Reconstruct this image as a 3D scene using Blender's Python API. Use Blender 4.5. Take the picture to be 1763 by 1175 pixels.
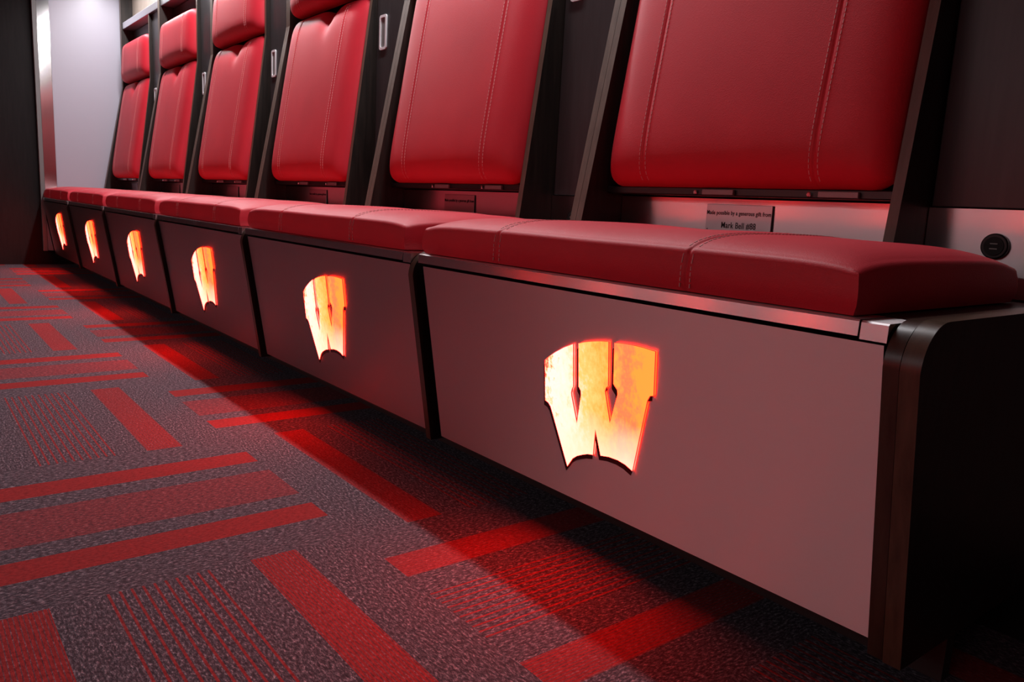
import bpy, bmesh, math, random
from mathutils import Vector, Matrix
from mathutils.geometry import tessellate_polygon

for o in list(bpy.data.objects): bpy.data.objects.remove(o)
scene = bpy.context.scene
COL = scene.collection

# ---------------------------------------------------------------- scale: one stall module = S metres, z = 0 is the top of the bench rail
S = 0.96
FLOOR = -0.47
def V(x, y, z): return Vector((x * S, y * S, (z - FLOOR) * S))

# ---------------------------------------------------------------- camera
cam = bpy.data.cameras.new('camera'); camo = bpy.data.objects.new('camera', cam); COL.objects.link(camo)
cam.sensor_width = 36.0; cam.lens = 36.0 * 1343.54 / 1763.0; cam.clip_start = 0.02
ya, pi_, ro = math.radians(-51.381), math.radians(-9.764), math.radians(2.981)
F = Vector((math.sin(ya) * math.cos(pi_), math.cos(ya) * math.cos(pi_), math.sin(pi_)))
rt = F.cross(Vector((0, 0, 1))).normalized(); up = rt.cross(F)
R = rt * math.cos(ro) + up * math.sin(ro); U = up * math.cos(ro) - rt * math.sin(ro)
m = Matrix((R, U, -F)).transposed().to_4x4(); m.translation = V(1.3726, -0.8439, 0.104)
camo.matrix_world = m
scene.camera = camo

# ---------------------------------------------------------------- world, lights, exposure
w = bpy.data.worlds.new('world'); scene.world = w; w.use_nodes = True
w.node_tree.nodes['Background'].inputs[0].default_value = (0.5, 0.5, 0.55, 1)
w.node_tree.nodes['Background'].inputs[1].default_value = 0.0
vs = scene.view_settings
vs.view_transform = 'Standard'; vs.look = 'None'; vs.exposure = 0.0; vs.gamma = 1.0; vs.use_curve_mapping = False

def area(name, loc, sx, sy, power, color, rot=(0, 0, 0)):
    l = bpy.data.lights.new(name, 'AREA'); l.shape = 'RECTANGLE'; l.size = sx * S; l.size_y = sy * S
    l.energy = power; l.color = color
    o = bpy.data.objects.new(name, l); COL.objects.link(o); o.location = V(*loc); o.rotation_euler = rot
    return o
area('stall_strip_light', (-2.22, 0.40, 1.468), 5.15, 0.05, 68, (1.0, 0.97, 1.0))
area('opposite_strip_light', (-1.2, -4.62, 1.600), 7.2, 0.05, 54, (1.0, 0.97, 1.0))

# ---------------------------------------------------------------- materials
def mat(name, color, rough=0.5, metal=0.0, spec=0.5, coat=0.0):
    mt = bpy.data.materials.new(name); mt.use_nodes = True
    b = mt.node_tree.nodes['Principled BSDF']
    b.inputs['Base Color'].default_value = (*color, 1); b.inputs['Roughness'].default_value = rough
    b.inputs['Metallic'].default_value = metal; b.inputs['Specular IOR Level'].default_value = spec
    b.inputs['Coat Weight'].default_value = coat
    return mt
def N(mt, t, **kw):
    n = mt.node_tree.nodes.new(t)
    for k, v in kw.items():
        if k.startswith('i_'): n.inputs[k[2:].replace('_', ' ')].default_value = v
        else: setattr(n, k, v)
    return n
def L(mt, a, b): mt.node_tree.links.new(a, b)
def bsdf(mt): return mt.node_tree.nodes['Principled BSDF']
def pos(mt, scale=(1, 1, 1)):
    g = N(mt, 'ShaderNodeNewGeometry'); mp = N(mt, 'ShaderNodeMapping'); mp.inputs['Scale'].default_value = scale
    L(mt, g.outputs['Position'], mp.inputs['Vector']); return mp.outputs['Vector']
def noise(mt, vec, scale, detail=3, rough=0.55):
    n = N(mt, 'ShaderNodeTexNoise'); n.inputs['Scale'].default_value = scale; n.inputs['Detail'].default_value = detail
    n.inputs['Roughness'].default_value = rough
    L(mt, vec, n.inputs['Vector']); return n.outputs['Fac']
def ramp(mt, fac, stops):
    r = N(mt, 'ShaderNodeValToRGB'); e = r.color_ramp.elements
    while len(e) > 1: e.remove(e[-1])
    for i, (p, c) in enumerate(stops):
        q = e[0] if i == 0 else e.new(p)
        q.position = p; q.color = (*c, 1) if len(c) == 3 else c
    L(mt, fac, r.inputs['Fac']); return r.outputs['Color']
def bump(mt, h, strength, dist):
    b = N(mt, 'ShaderNodeBump'); b.inputs['Strength'].default_value = strength; b.inputs['Distance'].default_value = dist
    L(mt, h, b.inputs['Height']); L(mt, b.outputs['Normal'], bsdf(mt).inputs['Normal'])
def math_(mt, op, a, b=None, c=None):
    n = N(mt, 'ShaderNodeMath', operation=op)
    for i, q in enumerate((a, b, c)):
        if q is None: continue
        if isinstance(q, (int, float)): n.inputs[i].default_value = q
        else: L(mt, q, n.inputs[i])
    return n.outputs[0]
def mix(mt, fac, a, b, blend='MIX'):
    n = N(mt, 'ShaderNodeMix', data_type='RGBA', blend_type=blend)
    for s, q in ((0, fac), (6, a), (7, b)):
        if isinstance(q, (int, float)): n.inputs[s].default_value = q
        elif isinstance(q, tuple): n.inputs[s].default_value = (*q, 1)
        else: L(mt, q, n.inputs[s])
    return n.outputs[2]

# red leather
leather = mat('red_leather', (0.37, 0.012, 0.020), 0.52, spec=0.28)
bsdf(leather).inputs['Sheen Weight'].default_value = 0.03; bsdf(leather).inputs['Sheen Roughness'].default_value = 0.5
bsdf(leather).inputs['Sheen Tint'].default_value = (1, 0.75, 0.8, 1)
pv = pos(leather)
n1 = noise(leather, pv, 5.0, 2)
L(leather, ramp(leather, n1, [(0.3, (0.47, 0.016, 0.030)), (0.7, (0.54, 0.020, 0.035))]), bsdf(leather).inputs['Base Color'])
vo = N(leather, 'ShaderNodeTexVoronoi'); vo.inputs['Scale'].default_value = 620; L(leather, pv, vo.inputs['Vector'])
bump(leather, vo.outputs['Distance'], 0.22, 0.0008)
thread = mat('stitch_thread', (0.62, 0.33, 0.32), 0.7)

def steel(name, base, rough, aniso=0.75, smudge=0.06):
    mt = mat(name, base, rough, 1.0)
    b = bsdf(mt)
    b.inputs['Anisotropic'].default_value = aniso
    tg = N(mt, 'ShaderNodeCombineXYZ'); tg.inputs[1].default_value = 0.2; tg.inputs[2].default_value = 1.0; L(mt, tg.outputs[0], b.inputs['Tangent'])   # brushed lengthwise
    b.inputs['Anisotropic Rotation'].default_value = 0.0
    v1 = pos(mt, (1.2, 1.0, 1.0)); v2 = pos(mt, (6, 400, 700))
    s = noise(mt, v1, 3.2, 4, 0.6); g = noise(mt, v2, 1.0, 2)
    r1 = math_(mt, 'MULTIPLY_ADD', s, smudge * 2, rough - smudge)
    r2 = math_(mt, 'MULTIPLY_ADD', g, 0.01, r1); L(mt, r2, b.inputs['Roughness'])
    c = mix(mt, math_(mt, 'MULTIPLY', g, 0.06), base, tuple(x * 0.78 for x in base))
    L(mt, c, b.inputs['Base Color'])
    return mt
steel_panel = steel('brushed_steel_panel', (0.72, 0.66, 0.67), 0.46, 0.97)
steel_rail = steel('brushed_steel_rail', (0.80, 0.75, 0.76), 0.26, 0.92, 0.02)
steel_back = steel('brushed_steel_splash', (0.80, 0.74, 0.75), 0.28, 0.93, 0.02)
polished = mat('polished_steel', (0.62, 0.60, 0.60), 0.12, 1.0)
aluminium = mat('satin_aluminium', (0.75, 0.75, 0.78), 0.35, 1.0)
chrome = mat('chrome', (0.85, 0.85, 0.85), 0.12, 1.0)
hinge_mat = mat('dull_hinge_steel', (0.22, 0.18, 0.18), 0.45, 0.6)
pull_mat = mat('pale_pull_frame', (0.72, 0.72, 0.74), 0.4)
grey_trim = mat('grey_trim', (0.16, 0.16, 0.155), 0.4)

def wood(name, a, b_, rough, spec=0.4):
    mt = mat(name, a, rough, spec=spec)
    v = pos(mt, (14, 14, 1.1)); n = noise(mt, v, 6, 4, 0.6)
    L(mt, ramp(mt, n, [(0.3, a), (0.72, b_)]), bsdf(mt).inputs['Base Color'])
    bump(mt, n, 0.05, 0.001)
    return mt
espresso = wood('espresso_laminate', (0.010, 0.0075, 0.0065), (0.024, 0.017, 0.014), 0.42, 0.3)
edge_wood = wood('brown_edge_band', (0.085, 0.058, 0.042), (0.135, 0.098, 0.074), 0.45)
end_wood = wood('walnut_edge', (0.026, 0.015, 0.009), (0.052, 0.031, 0.020), 0.32, 0.45)
end_wood2 = wood('walnut_end_edge', (0.045, 0.027, 0.016), (0.090, 0.056, 0.035), 0.34, 0.4)
door_mat = wood('charcoal_door', (0.036, 0.034, 0.035), (0.050, 0.047, 0.048), 0.36)
upper_mat = wood('greige_cabinet', (0.17, 0.135, 0.11), (0.24, 0.20, 0.165), 0.5)
pale_reflector = mat('pale_reflector', (0.5, 0.47, 0.46), 0.5)  # unseen facing back panel, made pale to brighten the reflections in the steel
black = mat('black_plastic', (0.006, 0.006, 0.006), 0.35)
dark = mat('dark_plinth', (0.006, 0.006, 0.006), 0.7)
white_panel = mat('white_panel', (0.40, 0.40, 0.46), 0.38)
wall_dark = wood('dark_wall_panel', (0.006, 0.005, 0.005), (0.011, 0.009, 0.009), 0.55, 0.15)
paint = mat('grey_paint', (0.22, 0.20, 0.20), 0.8)
ceil_mat = mat('ceiling_paint', (0.5, 0.5, 0.5), 0.9)
plaque_mat = steel('plaque_steel', (0.66, 0.59, 0.60), 0.38, 0.9, 0.02)
ink = mat('engraved_ink', (0.02, 0.008, 0.008), 0.6)
slot_mat = mat('grey_slot', (0.30, 0.31, 0.29), 0.4)
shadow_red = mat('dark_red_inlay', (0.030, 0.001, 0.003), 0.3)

# glowing emblem: back-lit hammered acrylic, colour runs in the emblem's own coordinates (uv in module units)
glow = bpy.data.materials.new('backlit_acrylic'); glow.use_nodes = True
nt = glow.node_tree; nt.nodes.remove(nt.nodes['Principled BSDF'])
out = [n for n in nt.nodes if n.type == 'OUTPUT_MATERIAL'][0]
uvn = N(glow, 'ShaderNodeUVMap'); sep = N(glow, 'ShaderNodeSeparateXYZ'); L(glow, uvn.outputs['UV'], sep.inputs[0])
ux, uy = sep.outputs[0], sep.outputs[1]
mp = N(glow, 'ShaderNodeMapping'); mp.inputs['Scale'].default_value = (1.6, 1.0, 1); L(glow, uvn.outputs['UV'], mp.inputs['Vector'])
nz = noise(glow, mp.outputs['Vector'], 70, 5, 0.65); nb = noise(glow, uvn.outputs['UV'], 14, 2)
f1 = math_(glow, 'ADD', ux, math_(glow, 'MULTIPLY', math_(glow, 'SUBTRACT', nz, 0.5), 0.12))
f1 = math_(glow, 'ADD', f1, math_(glow, 'MULTIPLY', math_(glow, 'SUBTRACT', nb, 0.5), 0.10))
f1 = math_(glow, 'MULTIPLY_ADD', f1, 3.4, 0.46)
GB = ramp(glow, f1, [(0.10, (1, 0.05, 0.07)), (0.155, (1, 0.16, 0.10)), (0.185, (1, 0.85, 0.35)), (0.225, (1, 1.0, 0.92)), (0.36, (1, 1.0, 0.75)),
                     (0.50, (1, 0.72, 0.20)), (0.66, (1, 0.50, 0.08)), (0.80, (1, 0.25, 0.10)), (0.92, (1, 0.42, 0.06))])
low = N(glow, 'ShaderNodeMapRange'); low.inputs['From Min'].default_value = 0.19; low.inputs['From Max'].default_value = 0.265
L(glow, math_(glow, 'ADD', uy, math_(glow, 'MULTIPLY', math_(glow, 'SUBTRACT', nb, 0.5), 0.06)), low.inputs['Value'])
GB = mix(glow, math_(glow, 'MULTIPLY', low.outputs[0], 0.8), GB, (1, 1.0, 0.72))
sp = N(glow, 'ShaderNodeSeparateColor'); L(glow, GB, sp.inputs[0])
cb = N(glow, 'ShaderNodeCombineColor'); cb.inputs[0].default_value = 38.0
L(glow, sp.outputs[1], cb.inputs[1]); L(glow, sp.outputs[2], cb.inputs[2])
em = N(glow, 'ShaderNodeEmission'); L(glow, cb.outputs[0], em.inputs['Color']); em.inputs['Strength'].default_value = 1.0
L(glow, em.outputs[0], out.inputs['Surface'])
glow_edge = bpy.data.materials.new('backlit_acrylic_edge'); glow_edge.use_nodes = True
nt = glow_edge.node_tree; nt.nodes.remove(nt.nodes['Principled BSDF'])
e2 = N(glow_edge, 'ShaderNodeEmission'); e2.inputs['Color'].default_value = (1, 0.03, 0.02, 1); e2.inputs['Strength'].default_value = 1.2
L(glow_edge, e2.outputs[0], [n for n in nt.nodes if n.type == 'OUTPUT_MATERIAL'][0].inputs['Surface'])

glow_far = glow.copy(); glow_far.name = 'backlit_acrylic_dim'
for n_ in glow_far.node_tree.nodes:
    if n_.type == 'EMISSION': n_.inputs['Strength'].default_value = 0.6
# carpet: heathered grey loop with woven red stripes across the tile (uv.y)
def carpet(name, lines):
    mt = mat(name, (0.05, 0.05, 0.05), 0.95, spec=0.1)
    uv = N(mt, 'ShaderNodeUVMap'); sp_ = N(mt, 'ShaderNodeSeparateXYZ'); L(mt, uv.outputs['UV'], sp_.inputs[0])
    v = sp_.outputs[1]; u = sp_.outputs[0]
    mp_ = N(mt, 'ShaderNodeMapping'); mp_.inputs['Scale'].default_value = (72, 165, 1); L(mt, uv.outputs['UV'], mp_.inputs['Vector'])
    oi = N(mt, 'ShaderNodeObjectInfo'); 
    ad = N(mt, 'ShaderNodeVectorMath', operation='ADD'); L(mt, mp_.outputs['Vector'], ad.inputs[0]); L(mt, oi.outputs['Location'], ad.inputs[1])
    n = noise(mt, ad.outputs[0], 1.0, 5, 0.8); nf = noise(mt, ad.outputs[0], 0.06, 2)
    base = ramp(mt, n, [(0.32, (0.010, 0.010, 0.013)), (0.49, (0.050, 0.049, 0.060)), (0.56, (0.11, 0.106, 0.125)), (0.66, (0.34, 0.325, 0.36))])
    def band(a, b): return math_(mt, 'MULTIPLY', math_(mt, 'GREATER_THAN', v, a), math_(mt, 'LESS_THAN', v, b))
    red = ramp(mt, n, [(0.30, (0.10, 0.012, 0.013)), (0.70, (0.31, 0.038, 0.038))])
    rib = math_(mt, 'LESS_THAN', math_(mt, 'FRACT', math_(mt, 'MULTIPLY', v, 110.0)), 0.74)
    rib = math_(mt, 'MULTIPLY_ADD', rib, 0.62, 0.38)
    bars = math_(mt, 'ADD', band(0.168, 0.285), band(0.722, 0.838))
    if lines:
        bars = math_(mt, 'MULTIPLY', bars, rib)
        ln = math_(mt, 'LESS_THAN', math_(mt, 'FRACT', math_(mt, 'MULTIPLY', math_(mt, 'SUBTRACT', v, 0.385), 41.0)), 0.24)
        mid = math_(mt, 'MULTIPLY', math_(mt, 'MULTIPLY', band(0.385, 0.618), ln), 0.9)
    else:
        wv = math_(mt, 'GREATER_THAN', n, 0.47)
        mid = math_(mt, 'MULTIPLY', band(0.385, 0.635), math_(mt, 'MULTIPLY_ADD', wv, 0.35, 0.30))
    c = mix(mt, math_(mt, 'ADD', bars, mid), base, red)
    L(mt, c, bsdf(mt).inputs['Base Color'])
    bump(mt, n, 0.6, 0.003)
    return mt
carpet_lines = carpet('carpet_thin_lines', True)
carpet_band = carpet('carpet_faded_band', False)

# ---------------------------------------------------------------- mesh helpers (coordinates in module units)
def new_obj(name, verts, faces, mats, parent=None, smooth=False, mi=None, angle=None, uv=None):
    me = bpy.data.meshes.new(name); me.from_pydata([V(*v) if not isinstance(v, Vector) else v for v in verts], [], faces)
    for q in (mats if isinstance(mats, (list, tuple)) else [mats]): me.materials.append(q)
    if mi:
        for p_, k in zip(me.polygons, mi): p_.material_index = k
    if uv:
        ul = me.uv_layers.new(name='UVMap')
        for lp in me.loops: ul.data[lp.index].uv = uv[lp.vertex_index]
    bm = bmesh.new(); bm.from_mesh(me); bmesh.ops.recalc_face_normals(bm, faces=bm.faces); bm.to_mesh(me); bm.free()
    if smooth:
        for p_ in me.polygons: p_.use_smooth = True
        if angle: me.set_sharp_from_angle(angle=math.radians(angle))
    me.validate()
    o = bpy.data.objects.new(name, me); COL.objects.link(o)
    if parent: o.parent = parent
    return o
def tag(o, label=None, cat=None, group=None, kind=None):
    for k, v in (('label', label), ('category', cat), ('group', group), ('kind', kind)):
        if v: o[k] = v
    return o
def empty(name, loc=(0, 0, FLOOR)):
    o = bpy.data.objects.new(name, None); COL.objects.link(o); o.location = V(*loc); o.empty_display_size = 0.1; return o
def box(name, a, b, mats, parent=None, bev=0.0, seg=1):
    (x0, y0, z0), (x1, y1, z1) = a, b
    bm = bmesh.new()
    vs_ = [bm.verts.new(V(x, y, z)) for x in (x0, x1) for y in (y0, y1) for z in (z0, z1)]
    for f in ((0, 1, 3, 2), (4, 6, 7, 5), (0, 4, 5, 1), (2, 3, 7, 6), (0, 2, 6, 4), (1, 5, 7, 3)): bm.faces.new([vs_[i] for i in f])
    bmesh.ops.recalc_face_normals(bm, faces=bm.faces)
    if bev: bmesh.ops.bevel(bm, geom=bm.edges[:], offset=bev * S, segments=seg, affect='EDGES')
    me = bpy.data.meshes.new(name); bm.to_mesh(me); bm.free()
    for q in (mats if isinstance(mats, (list, tuple)) else [mats]): me.materials.append(q)
    o = bpy.data.objects.new(name, me); COL.objects.link(o)
    if parent: o.parent = parent
    return o
def prism_x(name, prof, x0, x1, mats, parent=None, edge=None, smooth=False):
    """profile of (y, z) points extruded along x; edge = set of profile edge indices that take material 1"""
    n = len(prof)
    vs_ = [(x0, y, z) for y, z in prof] + [(x1, y, z) for y, z in prof]
    fs = [list(range(n))[::-1], list(range(n, 2 * n))]; mi = [0, 0]
    for i in range(n):
        j = (i + 1) % n; fs.append([i, j, n + j, n + i]); mi.append(1 if edge and i in edge else 0)
    me = bpy.data.meshes.new(name); me.from_pydata([V(*v) for v in vs_], [], fs)
    for q in (mats if isinstance(mats, (list, tuple)) else [mats]): me.materials.append(q)
    for p_, k in zip(me.polygons, mi): p_.material_index = k
    if smooth:
        for p_ in me.polygons: p_.use_smooth = True
        me.set_sharp_from_angle(angle=math.radians(35))
    bm = bmesh.new(); bm.from_mesh(me); bmesh.ops.recalc_face_normals(bm, faces=bm.faces); bm.to_mesh(me); bm.free()
    o = bpy.data.objects.new(name, me); COL.objects.link(o)
    if parent: o.parent = parent
    return o
def cyl_y(name, c, r, y0, y1, mats, parent=None, n=32, bev=0.0):
    x, z = c; vs_ = []; rings = [(y1, r), (y0 + bev, r), (y0, r - bev)] if bev else [(y1, r), (y0, r)]
    for y, rr in rings:
        for i in range(n):
            a = 2 * math.pi * i / n; vs_.append((x + rr * math.cos(a), y, z + rr * math.sin(a)))
    fs = []
    for k in range(len(rings) - 1):
        for i in range(n): fs.append([k * n + i, k * n + (i + 1) % n, (k + 1) * n + (i + 1) % n, (k + 1) * n + i])
    fs.append([(len(rings) - 1) * n + i for i in range(n)]); fs.append([i for i in range(n)][::-1])
    return new_obj(name, vs_, fs, mats, parent, smooth=True, angle=30)
def poly_plate(name, pts, d0, d1, place, mats, parent=None, uv=False):
    """closed outline (x, s) as a plate between depths d0 (back) and d1 (front); place(x, s, d) -> module xyz"""
    n = len(pts); tri = tessellate_polygon([[Vector((x, s, 0)) for x, s in pts]])
    vs_ = [place(x, s, d1) for x, s in pts] + [place(x, s, d0) for x, s in pts]
    fs = [list(t) for t in tri] + [[n + i for i in t][::-1] for t in tri]; mi = [0] * len(fs)
    for i in range(n): fs.append([i, (i + 1) % n, n + (i + 1) % n, n + i]); mi.append(1 if isinstance(mats, (list, tuple)) and len(mats) > 1 else 0)
    return new_obj(name, vs_, fs, mats, parent, mi=mi, uv=(list(pts) * 2) if uv else None)

# ---------------------------------------------------------------- setting
struct = lambda o: tag(o, kind='structure')
floor = struct(box('floor', (-5.4, -5.3, FLOOR - 0.06), (3.3, 0.85, FLOOR - 0.006), dark))
struct(box('wall_left', (-5.14, -5.3, FLOOR - 0.006), (-5.04, 0.85, 2.3), wall_dark))
struct(box('wall_back', (-5.04, 0.76, FLOOR - 0.006), (3.3, 0.85, 2.3), paint))
struct(box('wall_front', (-5.04, -5.3, FLOOR - 0.006), (3.3, -5.2, 2.3), paint))
struct(box('wall_right', (3.2, -5.2, FLOOR - 0.006), (3.3, 0.76, 2.3), paint))
struct(box('ceiling', (-5.14, -5.3, 2.3), (3.3, 0.85, 2.4), ceil_mat))

T = 0.635
def tile_mesh(name, m_):
    me = bpy.data.meshes.new(name); h = T / 2
    vs_ = [(x * S, y * S, z * S) for z in (-0.006, 0.0) for x, y in ((-h, -h), (h, -h), (h, h), (-h, h))]
    me.from_pydata(vs_, [], [(4, 5, 6, 7), (0, 1, 5, 4), (1, 2, 6, 5), (2, 3, 7, 6), (3, 0, 4, 7), (3, 2, 1, 0)])
    ul = me.uv_layers.new(name='UVMap')
    for lp in me.loops:
        v = vs_[lp.vertex_index]; ul.data[lp.index].uv = (v[0] / (T * S) + 0.5, v[1] / (T * S) + 0.5)
    me.materials.append(m_); return me
mesh_lines = tile_mesh('carpet_tile', carpet_lines); mesh_band = tile_mesh('carpet_tile', carpet_band)
X0, Y0 = 0.220, -0.250
for i in range(-9, 5):
    for j in range(-8, 1):
        x0 = X0 + i * T; y0 = Y0 + j * T
        along_y = (i + j) % 2 == 0
        lines = not along_y or (i == 0 and j == 0)
        o = bpy.data.objects.new('carpet_tile', mesh_lines if lines else mesh_band); COL.objects.link(o)
        cx_, cy_ = x0 + T / 2, y0 + T / 2
        if cx_ - T / 2 < -5.04:
            continue_w = (cx_ + T / 2) + 5.04
            if continue_w < 0.05: bpy.data.objects.remove(o); continue
        o.location = V(cx_, cy_, FLOOR)
        # along y: stripes spread over +x from the tile's left edge; along x: away from the y = -0.25 seam
        if along_y: o.rotation_euler = (0, 0, -math.pi / 2)
        else: o.rotation_euler = (0, 0, math.pi if j < 0 else 0)
        o.parent = floor

# ---------------------------------------------------------------- cushion builders
def seat_cushion(parent, x0, x1, xi):
    y0, y1, zb = 0.008, 0.467, 0.0015
    seams = (xi + 0.252, xi + 0.682); r = 0.010
    def groove(x): return sum(math.exp(-((x - s) / 0.0028) ** 2) for s in seams)
    def top(x, y):
        u = 2 * (x - x0) / (x1 - x0) - 1; v = 2 * (y - y0) / (y1 - y0) - 1
        cu = 1 - abs(u) ** 9; cv = 1 - abs(v) ** 4.0
        puff = 0.0015 * math.cos((x - x0) / (x1 - x0) * 2 * math.pi * 3) * cv
        return 0.047 + 0.030 * max(cv, 0) ** 0.62 * (0.25 + 0.75 * max(cu, 0) ** 0.6) + 0.006 * max(cu, 0) ** 0.5 + puff * max(cu, 0) - 0.0022 * groove(x)
    xs = set(round(x0 + r + (x1 - x0 - 2 * r) * k / 44, 5) for k in range(45))
    for s in seams:
        for d in (-0.007, -0.005, -0.0035, -0.002, -0.001, 0, 0.001, 0.002, 0.0035, 0.005, 0.007): xs.add(round(s + d, 5))
    e = [0.003, 0.007, 0.012, 0.02, 0.03]
    for d in e: xs.add(round(x0 + r + d, 5)); xs.add(round(x1 - r - d, 5))
    xs = sorted(xs)
    ys = sorted(set([round(y0 + r + (y1 - y0 - 2 * r) * k / 26, 5) for k in range(27)] + [round(y0 + r + d, 5) for d in e] + [round(y1 - r - d, 5) for d in e]))
    nx, ny = len(xs), len(ys); vs_ = [(x, y, top(x, y)) for x in xs for y in ys]; fs = []
    for i in range(nx - 1):
        for j in range(ny - 1): fs.append([i * ny + j, (i + 1) * ny + j, (i + 1) * ny + j + 1, i * ny + j + 1])
    per = [(i, 0) for i in range(nx)] + [(nx - 1, j) for j in range(1, ny)] + [(i, ny - 1) for i in range(nx - 2, -1, -1)] + [(0, j) for j in range(ny - 2, 0, -1)]
    prev = [i * ny + j for i, j in per]
    prof = [(0.35, 0.10), (0.70, 0.32), (0.93, 0.66), (1.0, 1.0)]
    rings = [(f * r, d * r, None) for f, d in prof] + [(None, None, t) for t in (0.25, 0.5, 0.75, 1.0)]
    for off, drop, t in rings:
        cur = []
        for i, j in per:
            x, y = xs[i], ys[j]; zt = top(x, y)
            nxn = -1 if i == 0 else (1 if i == nx - 1 else 0); nyn = -1 if j == 0 else (1 if j == ny - 1 else 0)
            if t is None: o_, z = off, zt - drop
            else:
                z = (zt - r) + (zb - zt + r) * t; o_ = r + 0.0035 * math.sin(math.pi * t) - (0.002 if t == 1.0 else 0)
            g = 0.0020 * groove(x) if nyn else 0
            vs_.append((x + nxn * o_, y + nyn * (o_ - g), z)); cur.append(len(vs_) - 1)
        n = len(per)
        for k in range(n): fs.append([prev[k], prev[(k + 1) % n], cur[(k + 1) % n], cur[k]])
        prev = cur
    fs.append(prev[::-1])
    c = new_obj('seat_cushion', vs_, fs, leather, parent, smooth=True, angle=62)
    # stitching: two rows of dashes either side of each seam, over the top and down the front
    for s in seams:
        vv, ff = [], []
        for dx in (-0.0085, 0.0085):
            x = s + dx; path = [(y0 - 0.003, z) for z in (0.006, 0.014, 0.022, 0.030, 0.038)] + [(y0 + 0.001, top(x, y0 + r) - 0.006)]
            y = y0 + r
            while y < y1 - 0.02: path.append((y, top(x, y))); y += 0.0095
            for k in range(len(path) - 1):
                (ya_, za), (yb_, zb_) = path[k], path[k + 1]
                dy, dz = yb_ - ya_, zb_ - za; ln = math.hypot(dy, dz)
                if ln < 1e-5: continue
                ty, tz = dy / ln, dz / ln; ny_, nz_ = -tz, ty
                l0, l1 = 0.12 * ln, 0.80 * ln; b0 = len(vv)
                for q in (l0, l1):
                    for wx, h in ((-0.0006, -0.001), (0.0006, -0.001), (0.0006, 0.0008), (-0.0006, 0.0008)):
                        vv.append((x + wx, ya_ + ty * q + ny_ * h, za + tz * q + nz_ * h))
                for f in ((0, 1, 2, 3), (7, 6, 5, 4), (0, 4, 5, 1), (1, 5, 6, 2), (2, 6, 7, 3), (3, 7, 4, 0)): ff.append([b0 + q for q in f])
        new_obj('stitching', vv, ff, thread, c)
    return c

def back_pad(name, parent, x0, x1, zb, zt, yb, lean, D, notch, stitched, ey=12):
    w_ = x1 - x0; h = (zt - zb)
    us_ = [0.195, 0.805]
    def P(u, t):
        bot = 0.020 * max(0, abs(2 * u - 1) - 0.88) ** 2 / 0.0144
        tp = h - 0.030 * max(0, abs(2 * u - 1) - 0.80) ** 2 / 0.04
        nv = max(0.0, 1 - abs(u - 0.58) / 0.15)
        if notch: tp -= notch * nv ** 1.5
        z = bot + (tp - bot) * t
        a = max(0.0, 1 - abs(2 * u - 1) ** 11) ** 0.36; b = max(0.0, 1 - abs(2 * t - 1) ** ey) ** 0.40
        d = D * a * b + 0.010 * (1 - (2 * u - 1) ** 2) * (1 - (2 * t - 1) ** 4)
        if notch: d -= 0.030 * math.exp(-((u - 0.58) / 0.055) ** 2) * max(0, (t - 0.80) / 0.20) ** 2
        d -= 0.0020 * sum(math.exp(-((u - q) * w_ / 0.0026) ** 2) for q in us_) * (1 if d > 0.01 else 0)
        return u, z, d
    def place(u, z, d):
        # pad plane leans back with height; d is measured along the pad's normal
        c, s = math.cos(lean), math.sin(lean)
        return (x0 + u * w_, yb + D + 0.010 + z * s - d * c, zb + z * c + d * s)
    us = set(); ts = set()
    for k in range(41): us.add(round(0.5 - 0.5 * math.cos(math.pi * k / 40), 5))
    for q in us_ :
        for d in (-0.007, -0.004, -0.0025, -0.001, 0, 0.001, 0.0025, 0.004, 0.007): us.add(round(q + d / w_, 5))
    for k in range(37): ts.add(round(0.5 - 0.5 * math.cos(math.pi * k / 36), 5))
    us = sorted(us); ts = sorted(ts); nu, nt_ = len(us), len(ts)
    vs_ = [place(*P(u, t)) for u in us for t in ts]; fs = []
    for i in range(nu - 1):
        for j in range(nt_ - 1): fs.append([i * nt_ + j, (i + 1) * nt_ + j, (i + 1) * nt_ + j + 1, i * nt_ + j + 1])
    per = [(i, 0) for i in range(nu)] + [(nu - 1, j) for j in range(1, nt_)] + [(i, nt_ - 1) for i in range(nu - 2, -1, -1)] + [(0, j) for j in range(nt_ - 2, 0, -1)]
    fs.append([i * nt_ + j for i, j in per][::-1])
    o = new_obj(name, vs_, fs, leather, parent, smooth=True, angle=75)
    if stitched:
        for q in us_:
            vv, ff = [], []
            for dx in (-0.0085, 0.0085):
                u = q + dx / w_; pts = []
                nst = int(h / 0.0095)
                for k in range(nst + 1):
                    t = 0.012 + 0.976 * k / nst; pts.append(Vector(place(*P(u, t))))
                for k in range(nst):
                    a, b = pts[k], pts[k + 1]; tt = (b - a).normalized(); nn = Vector((0, -tt.z, tt.y)); b0 = len(vv)
                    for l in (0.12, 0.80):
                        c0 = a + (b - a) * l
                        for wx, hh in ((-0.0006, -0.001), (0.0006, -0.001), (0.0006, 0.0008), (-0.0006, 0.0008)):
                            p_ = c0 + nn * hh; vv.append((p_.x + wx, p_.y, p_.z))
                    for f in ((0, 1, 2, 3), (7, 6, 5, 4), (0, 4, 5, 1), (1, 5, 6, 2), (2, 6, 7, 3), (3, 7, 4, 0)): ff.append([b0 + g for g in f])
            new_obj('stitching', vv, ff, thread, o)
    return o

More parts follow.
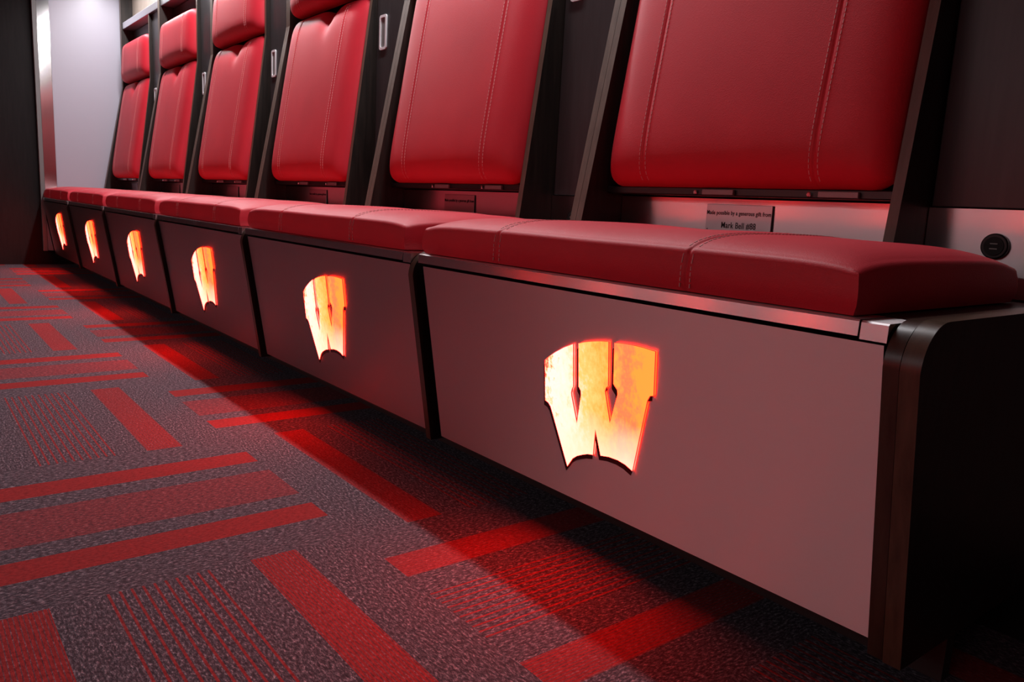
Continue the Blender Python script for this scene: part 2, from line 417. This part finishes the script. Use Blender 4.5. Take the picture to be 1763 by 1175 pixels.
# ---------------------------------------------------------------- the W emblem outline, in panel coordinates (x across the module, s down the panel face)
W = [(0.3918, 0.1264), (0.4050, 0.1170), (0.4196, 0.1077), (0.4420, 0.0955), (0.4655, 0.0855), (0.4597, 0.1590), (0.4560, 0.1640), (0.4536, 0.1710), (0.4540, 0.1770), (0.4635, 0.2235),
     (0.4779, 0.1690), (0.4777, 0.1620), (0.4732, 0.1558), (0.4789, 0.0820), (0.4960, 0.0768), (0.5135, 0.0729), (0.5300, 0.0698), (0.5469, 0.0676),
     (0.5415, 0.1397), (0.5365, 0.1440), (0.5338, 0.1500), (0.5345, 0.1560), (0.5415, 0.2020), (0.5617, 0.1490), (0.5610, 0.1420), (0.5535, 0.1340), (0.5595, 0.0672),
     (0.5770, 0.0652), (0.5953, 0.0642), (0.6180, 0.0645), (0.6410, 0.0660), (0.6350, 0.1344), (0.6280, 0.1365), (0.6225, 0.1450),
     (0.5864, 0.2700), (0.5720, 0.2640), (0.5560, 0.2612), (0.5360, 0.2615), (0.5168, 0.2650), (0.5076, 0.2212), (0.4986, 0.2690),
     (0.4860, 0.2715), (0.4729, 0.2765), (0.4590, 0.2830), (0.4474, 0.2912), (0.4325, 0.3100), (0.3985, 0.2090), (0.3930, 0.2030), (0.3850, 0.2005)]
PY, PZ, QY, QZ = -0.0037, -0.0244, 0.0561, -0.3899
PL = math.hypot(QY - PY, QZ - PZ); ty, tz = (QY - PY) / PL, (QZ - PZ) / PL      # down the panel
ny_, nz_ = tz, -ty                                                               # outward normal of the panel (y, z)
def panel_place(xi):
    return lambda x, s, d: (xi + x, PY + ty * s + ny_ * d, PZ + tz * s + nz_ * d)

def make_text(name, body, size, xc, z, y, parent):
    cu = bpy.data.curves.new(name, 'FONT'); cu.body = body; cu.size = size * S; cu.align_x = 'CENTER'; cu.align_y = 'CENTER'
    cu.space_character = 1.06; cu.offset = 0.00013; cu.extrude = 0.0002
    t = bpy.data.objects.new(name, cu); COL.objects.link(t)
    dg = bpy.context.evaluated_depsgraph_get(); me = bpy.data.meshes.new_from_object(t.evaluated_get(dg))
    bpy.data.objects.remove(t)
    me.transform(Matrix.Translation(V(xc, y, z)) @ Matrix.Rotation(math.pi / 2, 4, 'X') @ Matrix.Diagonal((0.92, 1.15, 1, 1)))
    me.materials.clear(); me.materials.append(ink)
    o = bpy.data.objects.new(name, me); COL.objects.link(o); o.parent = parent
    return o

LABELS = ['red padded locker seat at the far end beside the white end panel',
          'second red padded locker seat from the white end panel',
          'third red padded locker seat from the white end panel',
          'fourth red padded locker seat from the white end panel',
          'red padded locker seat next to the nearest one, glowing emblem seen at an angle',
          'nearest and largest red padded locker seat, with a readable donor plaque behind its cushion']

RAIL = [(0.060, -0.0185), (-0.0040, -0.0185), (-0.0032, -0.0020), (-0.0012, 0.0), (0.060, 0.0)]
def stall(k):
    xi = k - 5
    near = k >= 3
    root = empty('locker_seat', (xi + 0.5, 0.25, FLOOR))
    tag(root, LABELS[k], 'locker seat', 'row of red locker seats along the wall')
    mw = Matrix.Translation(-root.location)
    before = set(bpy.data.objects)
    ga, gb = 0.020, 0.972
    XA = 0.750 if k == 5 else 0.772           # right face of the seat's right-hand divider board
    # plinth and bench body
    box('toe_kick', (xi, 0.178, FLOOR), (xi + (1.012 if k == 5 else 1.0), 0.200, -0.405), dark, root)
    box('bench_carcass', (xi + 0.004, 0.078, -0.405), (xi + 0.968, 0.50, -0.020), espresso, root)
    # front panel with its glowing emblem
    pl = panel_place(xi)
    fp = poly_plate('front_panel', [(ga, 0.0), (gb - 0.003, 0.0), (gb - 0.003, PL), (ga, PL)], -0.018, 0.0, pl, [steel_panel, black], root)
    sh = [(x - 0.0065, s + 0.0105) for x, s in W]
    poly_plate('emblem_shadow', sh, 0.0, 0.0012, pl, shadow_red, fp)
    e = poly_plate('emblem', W, 0.0012, 0.0034, lambda x, s, d: pl(x, s, d), [glow, glow_edge], fp)
    ul = e.data.uv_layers.new(name='UVMap'); n = len(W)
    for lp in e.data.loops:
        q = W[lp.vertex_index % n]; ul.data[lp.index].uv = (q[0] - 0.497 + 0.02, q[1])
    tag(e, 'glowing orange letter W emblem')
    # steel rail
    prism_x('seat_rail', RAIL, xi + 0.001, xi + 0.938, steel_rail, root)
    prism_x('rail_end_block', [(y, z - 0.0005 - (0.0025 if z < -0.01 else 0)) for y, z in RAIL], xi + 0.9405, xi + 0.9715, steel_rail, root)
    box('bench_top', (xi + 0.001, 0.0605, -0.020), (xi + 0.9715, 0.50, -0.0005), espresso, root)
    # wooden side board with a rounded shoulder
    def side_profile(yo, rr, ztop):
        pr = []
        for a in range(0, 91, 9):
            t = math.radians(a); pr.append((yo + rr - rr * math.sin(t), ztop - rr + rr * math.cos(t)))
        bot = (yo + 0.058, -0.405)
        return [(0.50, ztop)] + pr + [bot, (0.50, -0.405)]
    pr = side_profile(-0.010, 0.050, 0.004)
    ed = set(range(0, len(pr) - 2))
    prism_x('side_board', pr, xi + 0.9735, xi + 0.9915, [espresso, end_wood], root, ed, True)
    if k == 5:
        prism_x('end_panel', side_profile(-0.013, 0.054, 0.0065), xi + 0.9935, xi + 1.0150, [espresso, end_wood2], root, ed, True)
    # seat
    seat_cushion(root, xi + 0.002, xi + 0.925, xi)
    # splash strip behind the seat
    prism_x('steel_splash', [(0.5075, 0.0), (0.5050, 0.142), (0.516, 0.142), (0.516, 0.0)], xi + 0.069, xi + XA - 0.019, steel_back, root)
    prism_x('column_splash', [(0.5475, 0.0), (0.5450, 0.139), (0.556, 0.139), (0.556, 0.0)], xi + XA + 0.001, xi + 1.029, steel_back, root)
    # divider boards
    def board(yb, yt, zt=1.465):
        return [(0.70, -0.0003), (0.70, zt), (yt, zt), (yt, 0.80), (yb - (yt - yb) * 0.1 / 0.71, -0.0003)]
    bl = board(0.383, 0.520); br = board(0.440, 0.532, 1.195)
    if k == 0: prism_x('divider_board', bl, xi + 0.030, xi + 0.068, [espresso, edge_wood], root, {2, 3})
    else:
        prism_x('divider_board', bl, xi + 0.030, xi + 0.0485, [espresso, edge_wood], root, {2, 3})
        prism_x('divider_board', bl, xi + 0.0495, xi + 0.068, [espresso, edge_wood], root, {2, 3})
    prism_x('divider_board', br, xi + XA - 0.018, xi + XA, [espresso, edge_wood], root, {2, 3})
    # back rest, head rest
    xr = XA - 0.020
    back_pad('back_cushion', root, xi + 0.080, xi + xr, 0.160, 0.824, 0.395, math.atan(0.165), 0.060, 0.030, True)
    back_pad('headrest', root, xi + 0.086, xi + xr, 0.824, 1.088, 0.480, math.atan(0.06), 0.062, 0.0, near is False or k == 3, 7)
    box('backing_board', (xi + 0.0685, 0.600, 0.143), (xi + XA - 0.0185, 0.612, 1.19), espresso, root)
    # black hinge bar, hinges and bright screws under the back rest
    box('hinge_bar', (xi + 0.0690, 0.455, 0.146), (xi + XA - 0.0190, 0.530, 0.162), black, root, 0.002)
    for hx in (0.345, 0.600):
        h = box('hinge', (xi + hx, 0.447, 0.1475), (xi + hx + 0.075, 0.4548, 0.1585), hinge_mat, root, 0.001)
        for dx in (-0.020, ):
            cyl_y('hinge_screw', (xi + hx + dx, 0.1525), 0.0045, 0.449, 0.4549, chrome, h, 12, 0.0015)
    # donor plaque
    pq = box('plaque', (xi + 0.318, 0.5022, 0.050), (xi + 0.476, 0.5048, 0.131), [plaque_mat], root, 0.0008)
    box('plaque_edge', (xi + 0.4762, 0.5022, 0.050), (xi + 0.4772, 0.5048, 0.1305), ink, pq)
    if k >= 3: make_text('lettering', 'Made possible by a generous gift from', 0.0102, xi + 0.397, 0.1135, 0.5019, pq)
    if k == 5:
        make_text('lettering', 'Mark Bell #88', 0.0150, xi + 0.400, 0.0885, 0.5019, pq)
        for sx in (0.324, 0.470): cyl_y('plaque_pin', (xi + sx, 0.0795), 0.0012, 0.5012, 0.5022, ink, pq, 8)
    # power outlet in the column strip
    ot = cyl_y('power_outlet', (xi + 0.862, 0.0810), 0.0205, 0.538, 0.545, black, root, 40, 0.002)
    cyl_y('outlet_face', (xi + 0.862, 0.0810), 0.0150, 0.5366, 0.538, dark, ot, 32, 0.0006)
    for dz in (-0.004, 0.004): box('outlet_port', (xi + 0.8565, 0.5358, 0.081 + dz - 0.0008), (xi + 0.8675, 0.5366, 0.081 + dz + 0.0008), slot_mat, ot)
    # column door with a framed recessed pull
    dr = box('column_door', (xi + XA + 0.002, 0.550, 0.141), (xi + 1.028, 0.566, 1.194), door_mat, root, 0.0015)
    hx0, hx1, hz0, hz1, t = xi + 0.797, xi + 0.846, 0.622, 0.738, 0.0085
    ho = []; hi = []
    def rrect(a, b, c, d, r_, n=5):
        pts = []
        for (cx0, cz0, a0) in ((b - r_, d - r_, 0), (a + r_, d - r_, 90), (a + r_, c + r_, 180), (b - r_, c + r_, 270)):
            for q in range(n + 1):
                an = math.radians(a0 + 90 * q / n); pts.append((cx0 + r_ * math.cos(an), cz0 + r_ * math.sin(an)))
        return pts
    po = rrect(hx0, hx1, hz0, hz1, 0.010); pi2 = rrect(hx0 + t, hx1 - t, hz0 + t, hz1 - t, 0.006); n = len(po)
    vs_ = [(x, 0.5455, z) for x, z in po] + [(x, 0.5455, z) for x, z in pi2] + [(x, 0.5502, z) for x, z in po] + [(x, 0.5502, z) for x, z in pi2]
    fs = []
    for i in range(n):
        j = (i + 1) % n
        fs += [[i, j, n + j, n + i], [i, 2 * n + i, 2 * n + j, j], [n + i, n + j, 3 * n + j, 3 * n + i]]
    hd = new_obj('pull_frame', vs_, fs, pull_mat, dr, smooth=True, angle=40)
    vs_ = [(x, 0.5494, z) for x, z in pi2]
    new_obj('pull_recess', vs_, [list(range(n))], grey_trim, dr)
    # shelf and the upper cabinet doors
    box('shelf', (xi + 0.0695, 0.528, 1.196), (xi + 1.029, 0.74, 1.240), aluminium, root, 0.002)
    for a, b in ((0.0700, 0.546), (0.549, 1.028)):
        box('upper_door', (xi + a, 0.596, 1.2405), (xi + b, 0.612, 1.464), upper_mat, root, 0.0015)
    # make every part local to the stall's own origin
    for o in set(bpy.data.objects) - before:
        if o.type == 'MESH': o.data.transform(mw)
    return root
def sh_obj(before):
    for o in set(bpy.data.objects) - before:
        if o.name.startswith('emblem_shadow'): return o
stalls = [stall(k) for k in range(6)]
# closing board after the last column
cl = box('column_board', (1.031, 0.500, 0.0), (1.068, 0.70, 1.465), espresso, stalls[5], 0.001)
cl.data.transform(Matrix.Translation(-stalls[5].location))

# ---------------------------------------------------------------- white end panel with steel frame at the far end
wp = empty('wing_panel', (-5.015, 0.3, -0.372))
tag(wp, 'tall white end panel in a polished steel frame at the far end of the seats', 'panel')
parts = [box('white_sheet', (-5.034, 0.090, -0.370), (-5.006, 0.690, 1.72), white_panel, wp),
         box('steel_frame', (-5.034, 0.014, -0.370), (-5.003, 0.089, 1.72), polished, wp, 0.001),
         box('front_trim', (-5.036, -0.012, -0.372), (-5.002, 0.0135, 1.72), grey_trim, wp, 0.001)]
for o in parts: o.data.transform(Matrix.Translation(-wp.location))

# ---------------------------------------------------------------- light valance over the seats (carries the strip light)
vl = box('light_valance', (-5.0, 0.28, 1.472), (1.03, 0.70, 1.60), espresso)
tag(vl, 'dark light valance above the headrests of the locker seats', 'valance')

# ---------------------------------------------------------------- the facing row of locker seats, seen as red reflections in the steel
op = empty('facing_locker_row', (-1.2, -4.6, FLOOR))
tag(op, 'facing row of locker seats across the room, seen as red streaks in the steel', 'locker seats')
mwo = Matrix.Translation(-op.location); before = set(bpy.data.objects)
box('bench_body', (-4.9, -4.9, FLOOR + 0.06), (2.6, -4.25, -0.02), steel_panel, op)
box('toe_kick', (-4.9, -4.9, FLOOR), (2.6, -4.4, FLOOR + 0.06), dark, op)
box('seat_cushion', (-4.9, -4.72, -0.02), (2.6, -4.25, 0.07), leather, op, 0.02)
box('back_panel', (-4.9, -5.15, -0.02), (2.6, -4.9, 1.6), pale_reflector, op)
box('light_valance', (-4.9, -5.15, 1.61), (2.6, -4.45, 1.70), espresso, op)
for i in range(8):
    xe = -4.62 + i
    if xe > 2.3: continue
    o = poly_plate('emblem', [(xe + 0.497 - x, -0.03 - s) for x, s in W], 0, 0.004, lambda x, s, d: (x, -4.249 + d, s), [glow_far, glow_edge], op)
    ul = o.data.uv_layers.new(name='UVMap')
    for lp in o.data.loops: ul.data[lp.index].uv = (W[lp.vertex_index % len(W)][0] - 0.477, W[lp.vertex_index % len(W)][1])
    box('back_cushion', (xe - 0.33, -4.898, 0.17), (xe + 0.33, -4.82, 0.80), leather, op, 0.02)
    box('headrest', (xe - 0.33, -4.898, 0.82), (xe + 0.33, -4.80, 1.05), leather, op, 0.02)
for o in set(bpy.data.objects) - before:
    if o.type == 'MESH': o.data.transform(mwo)
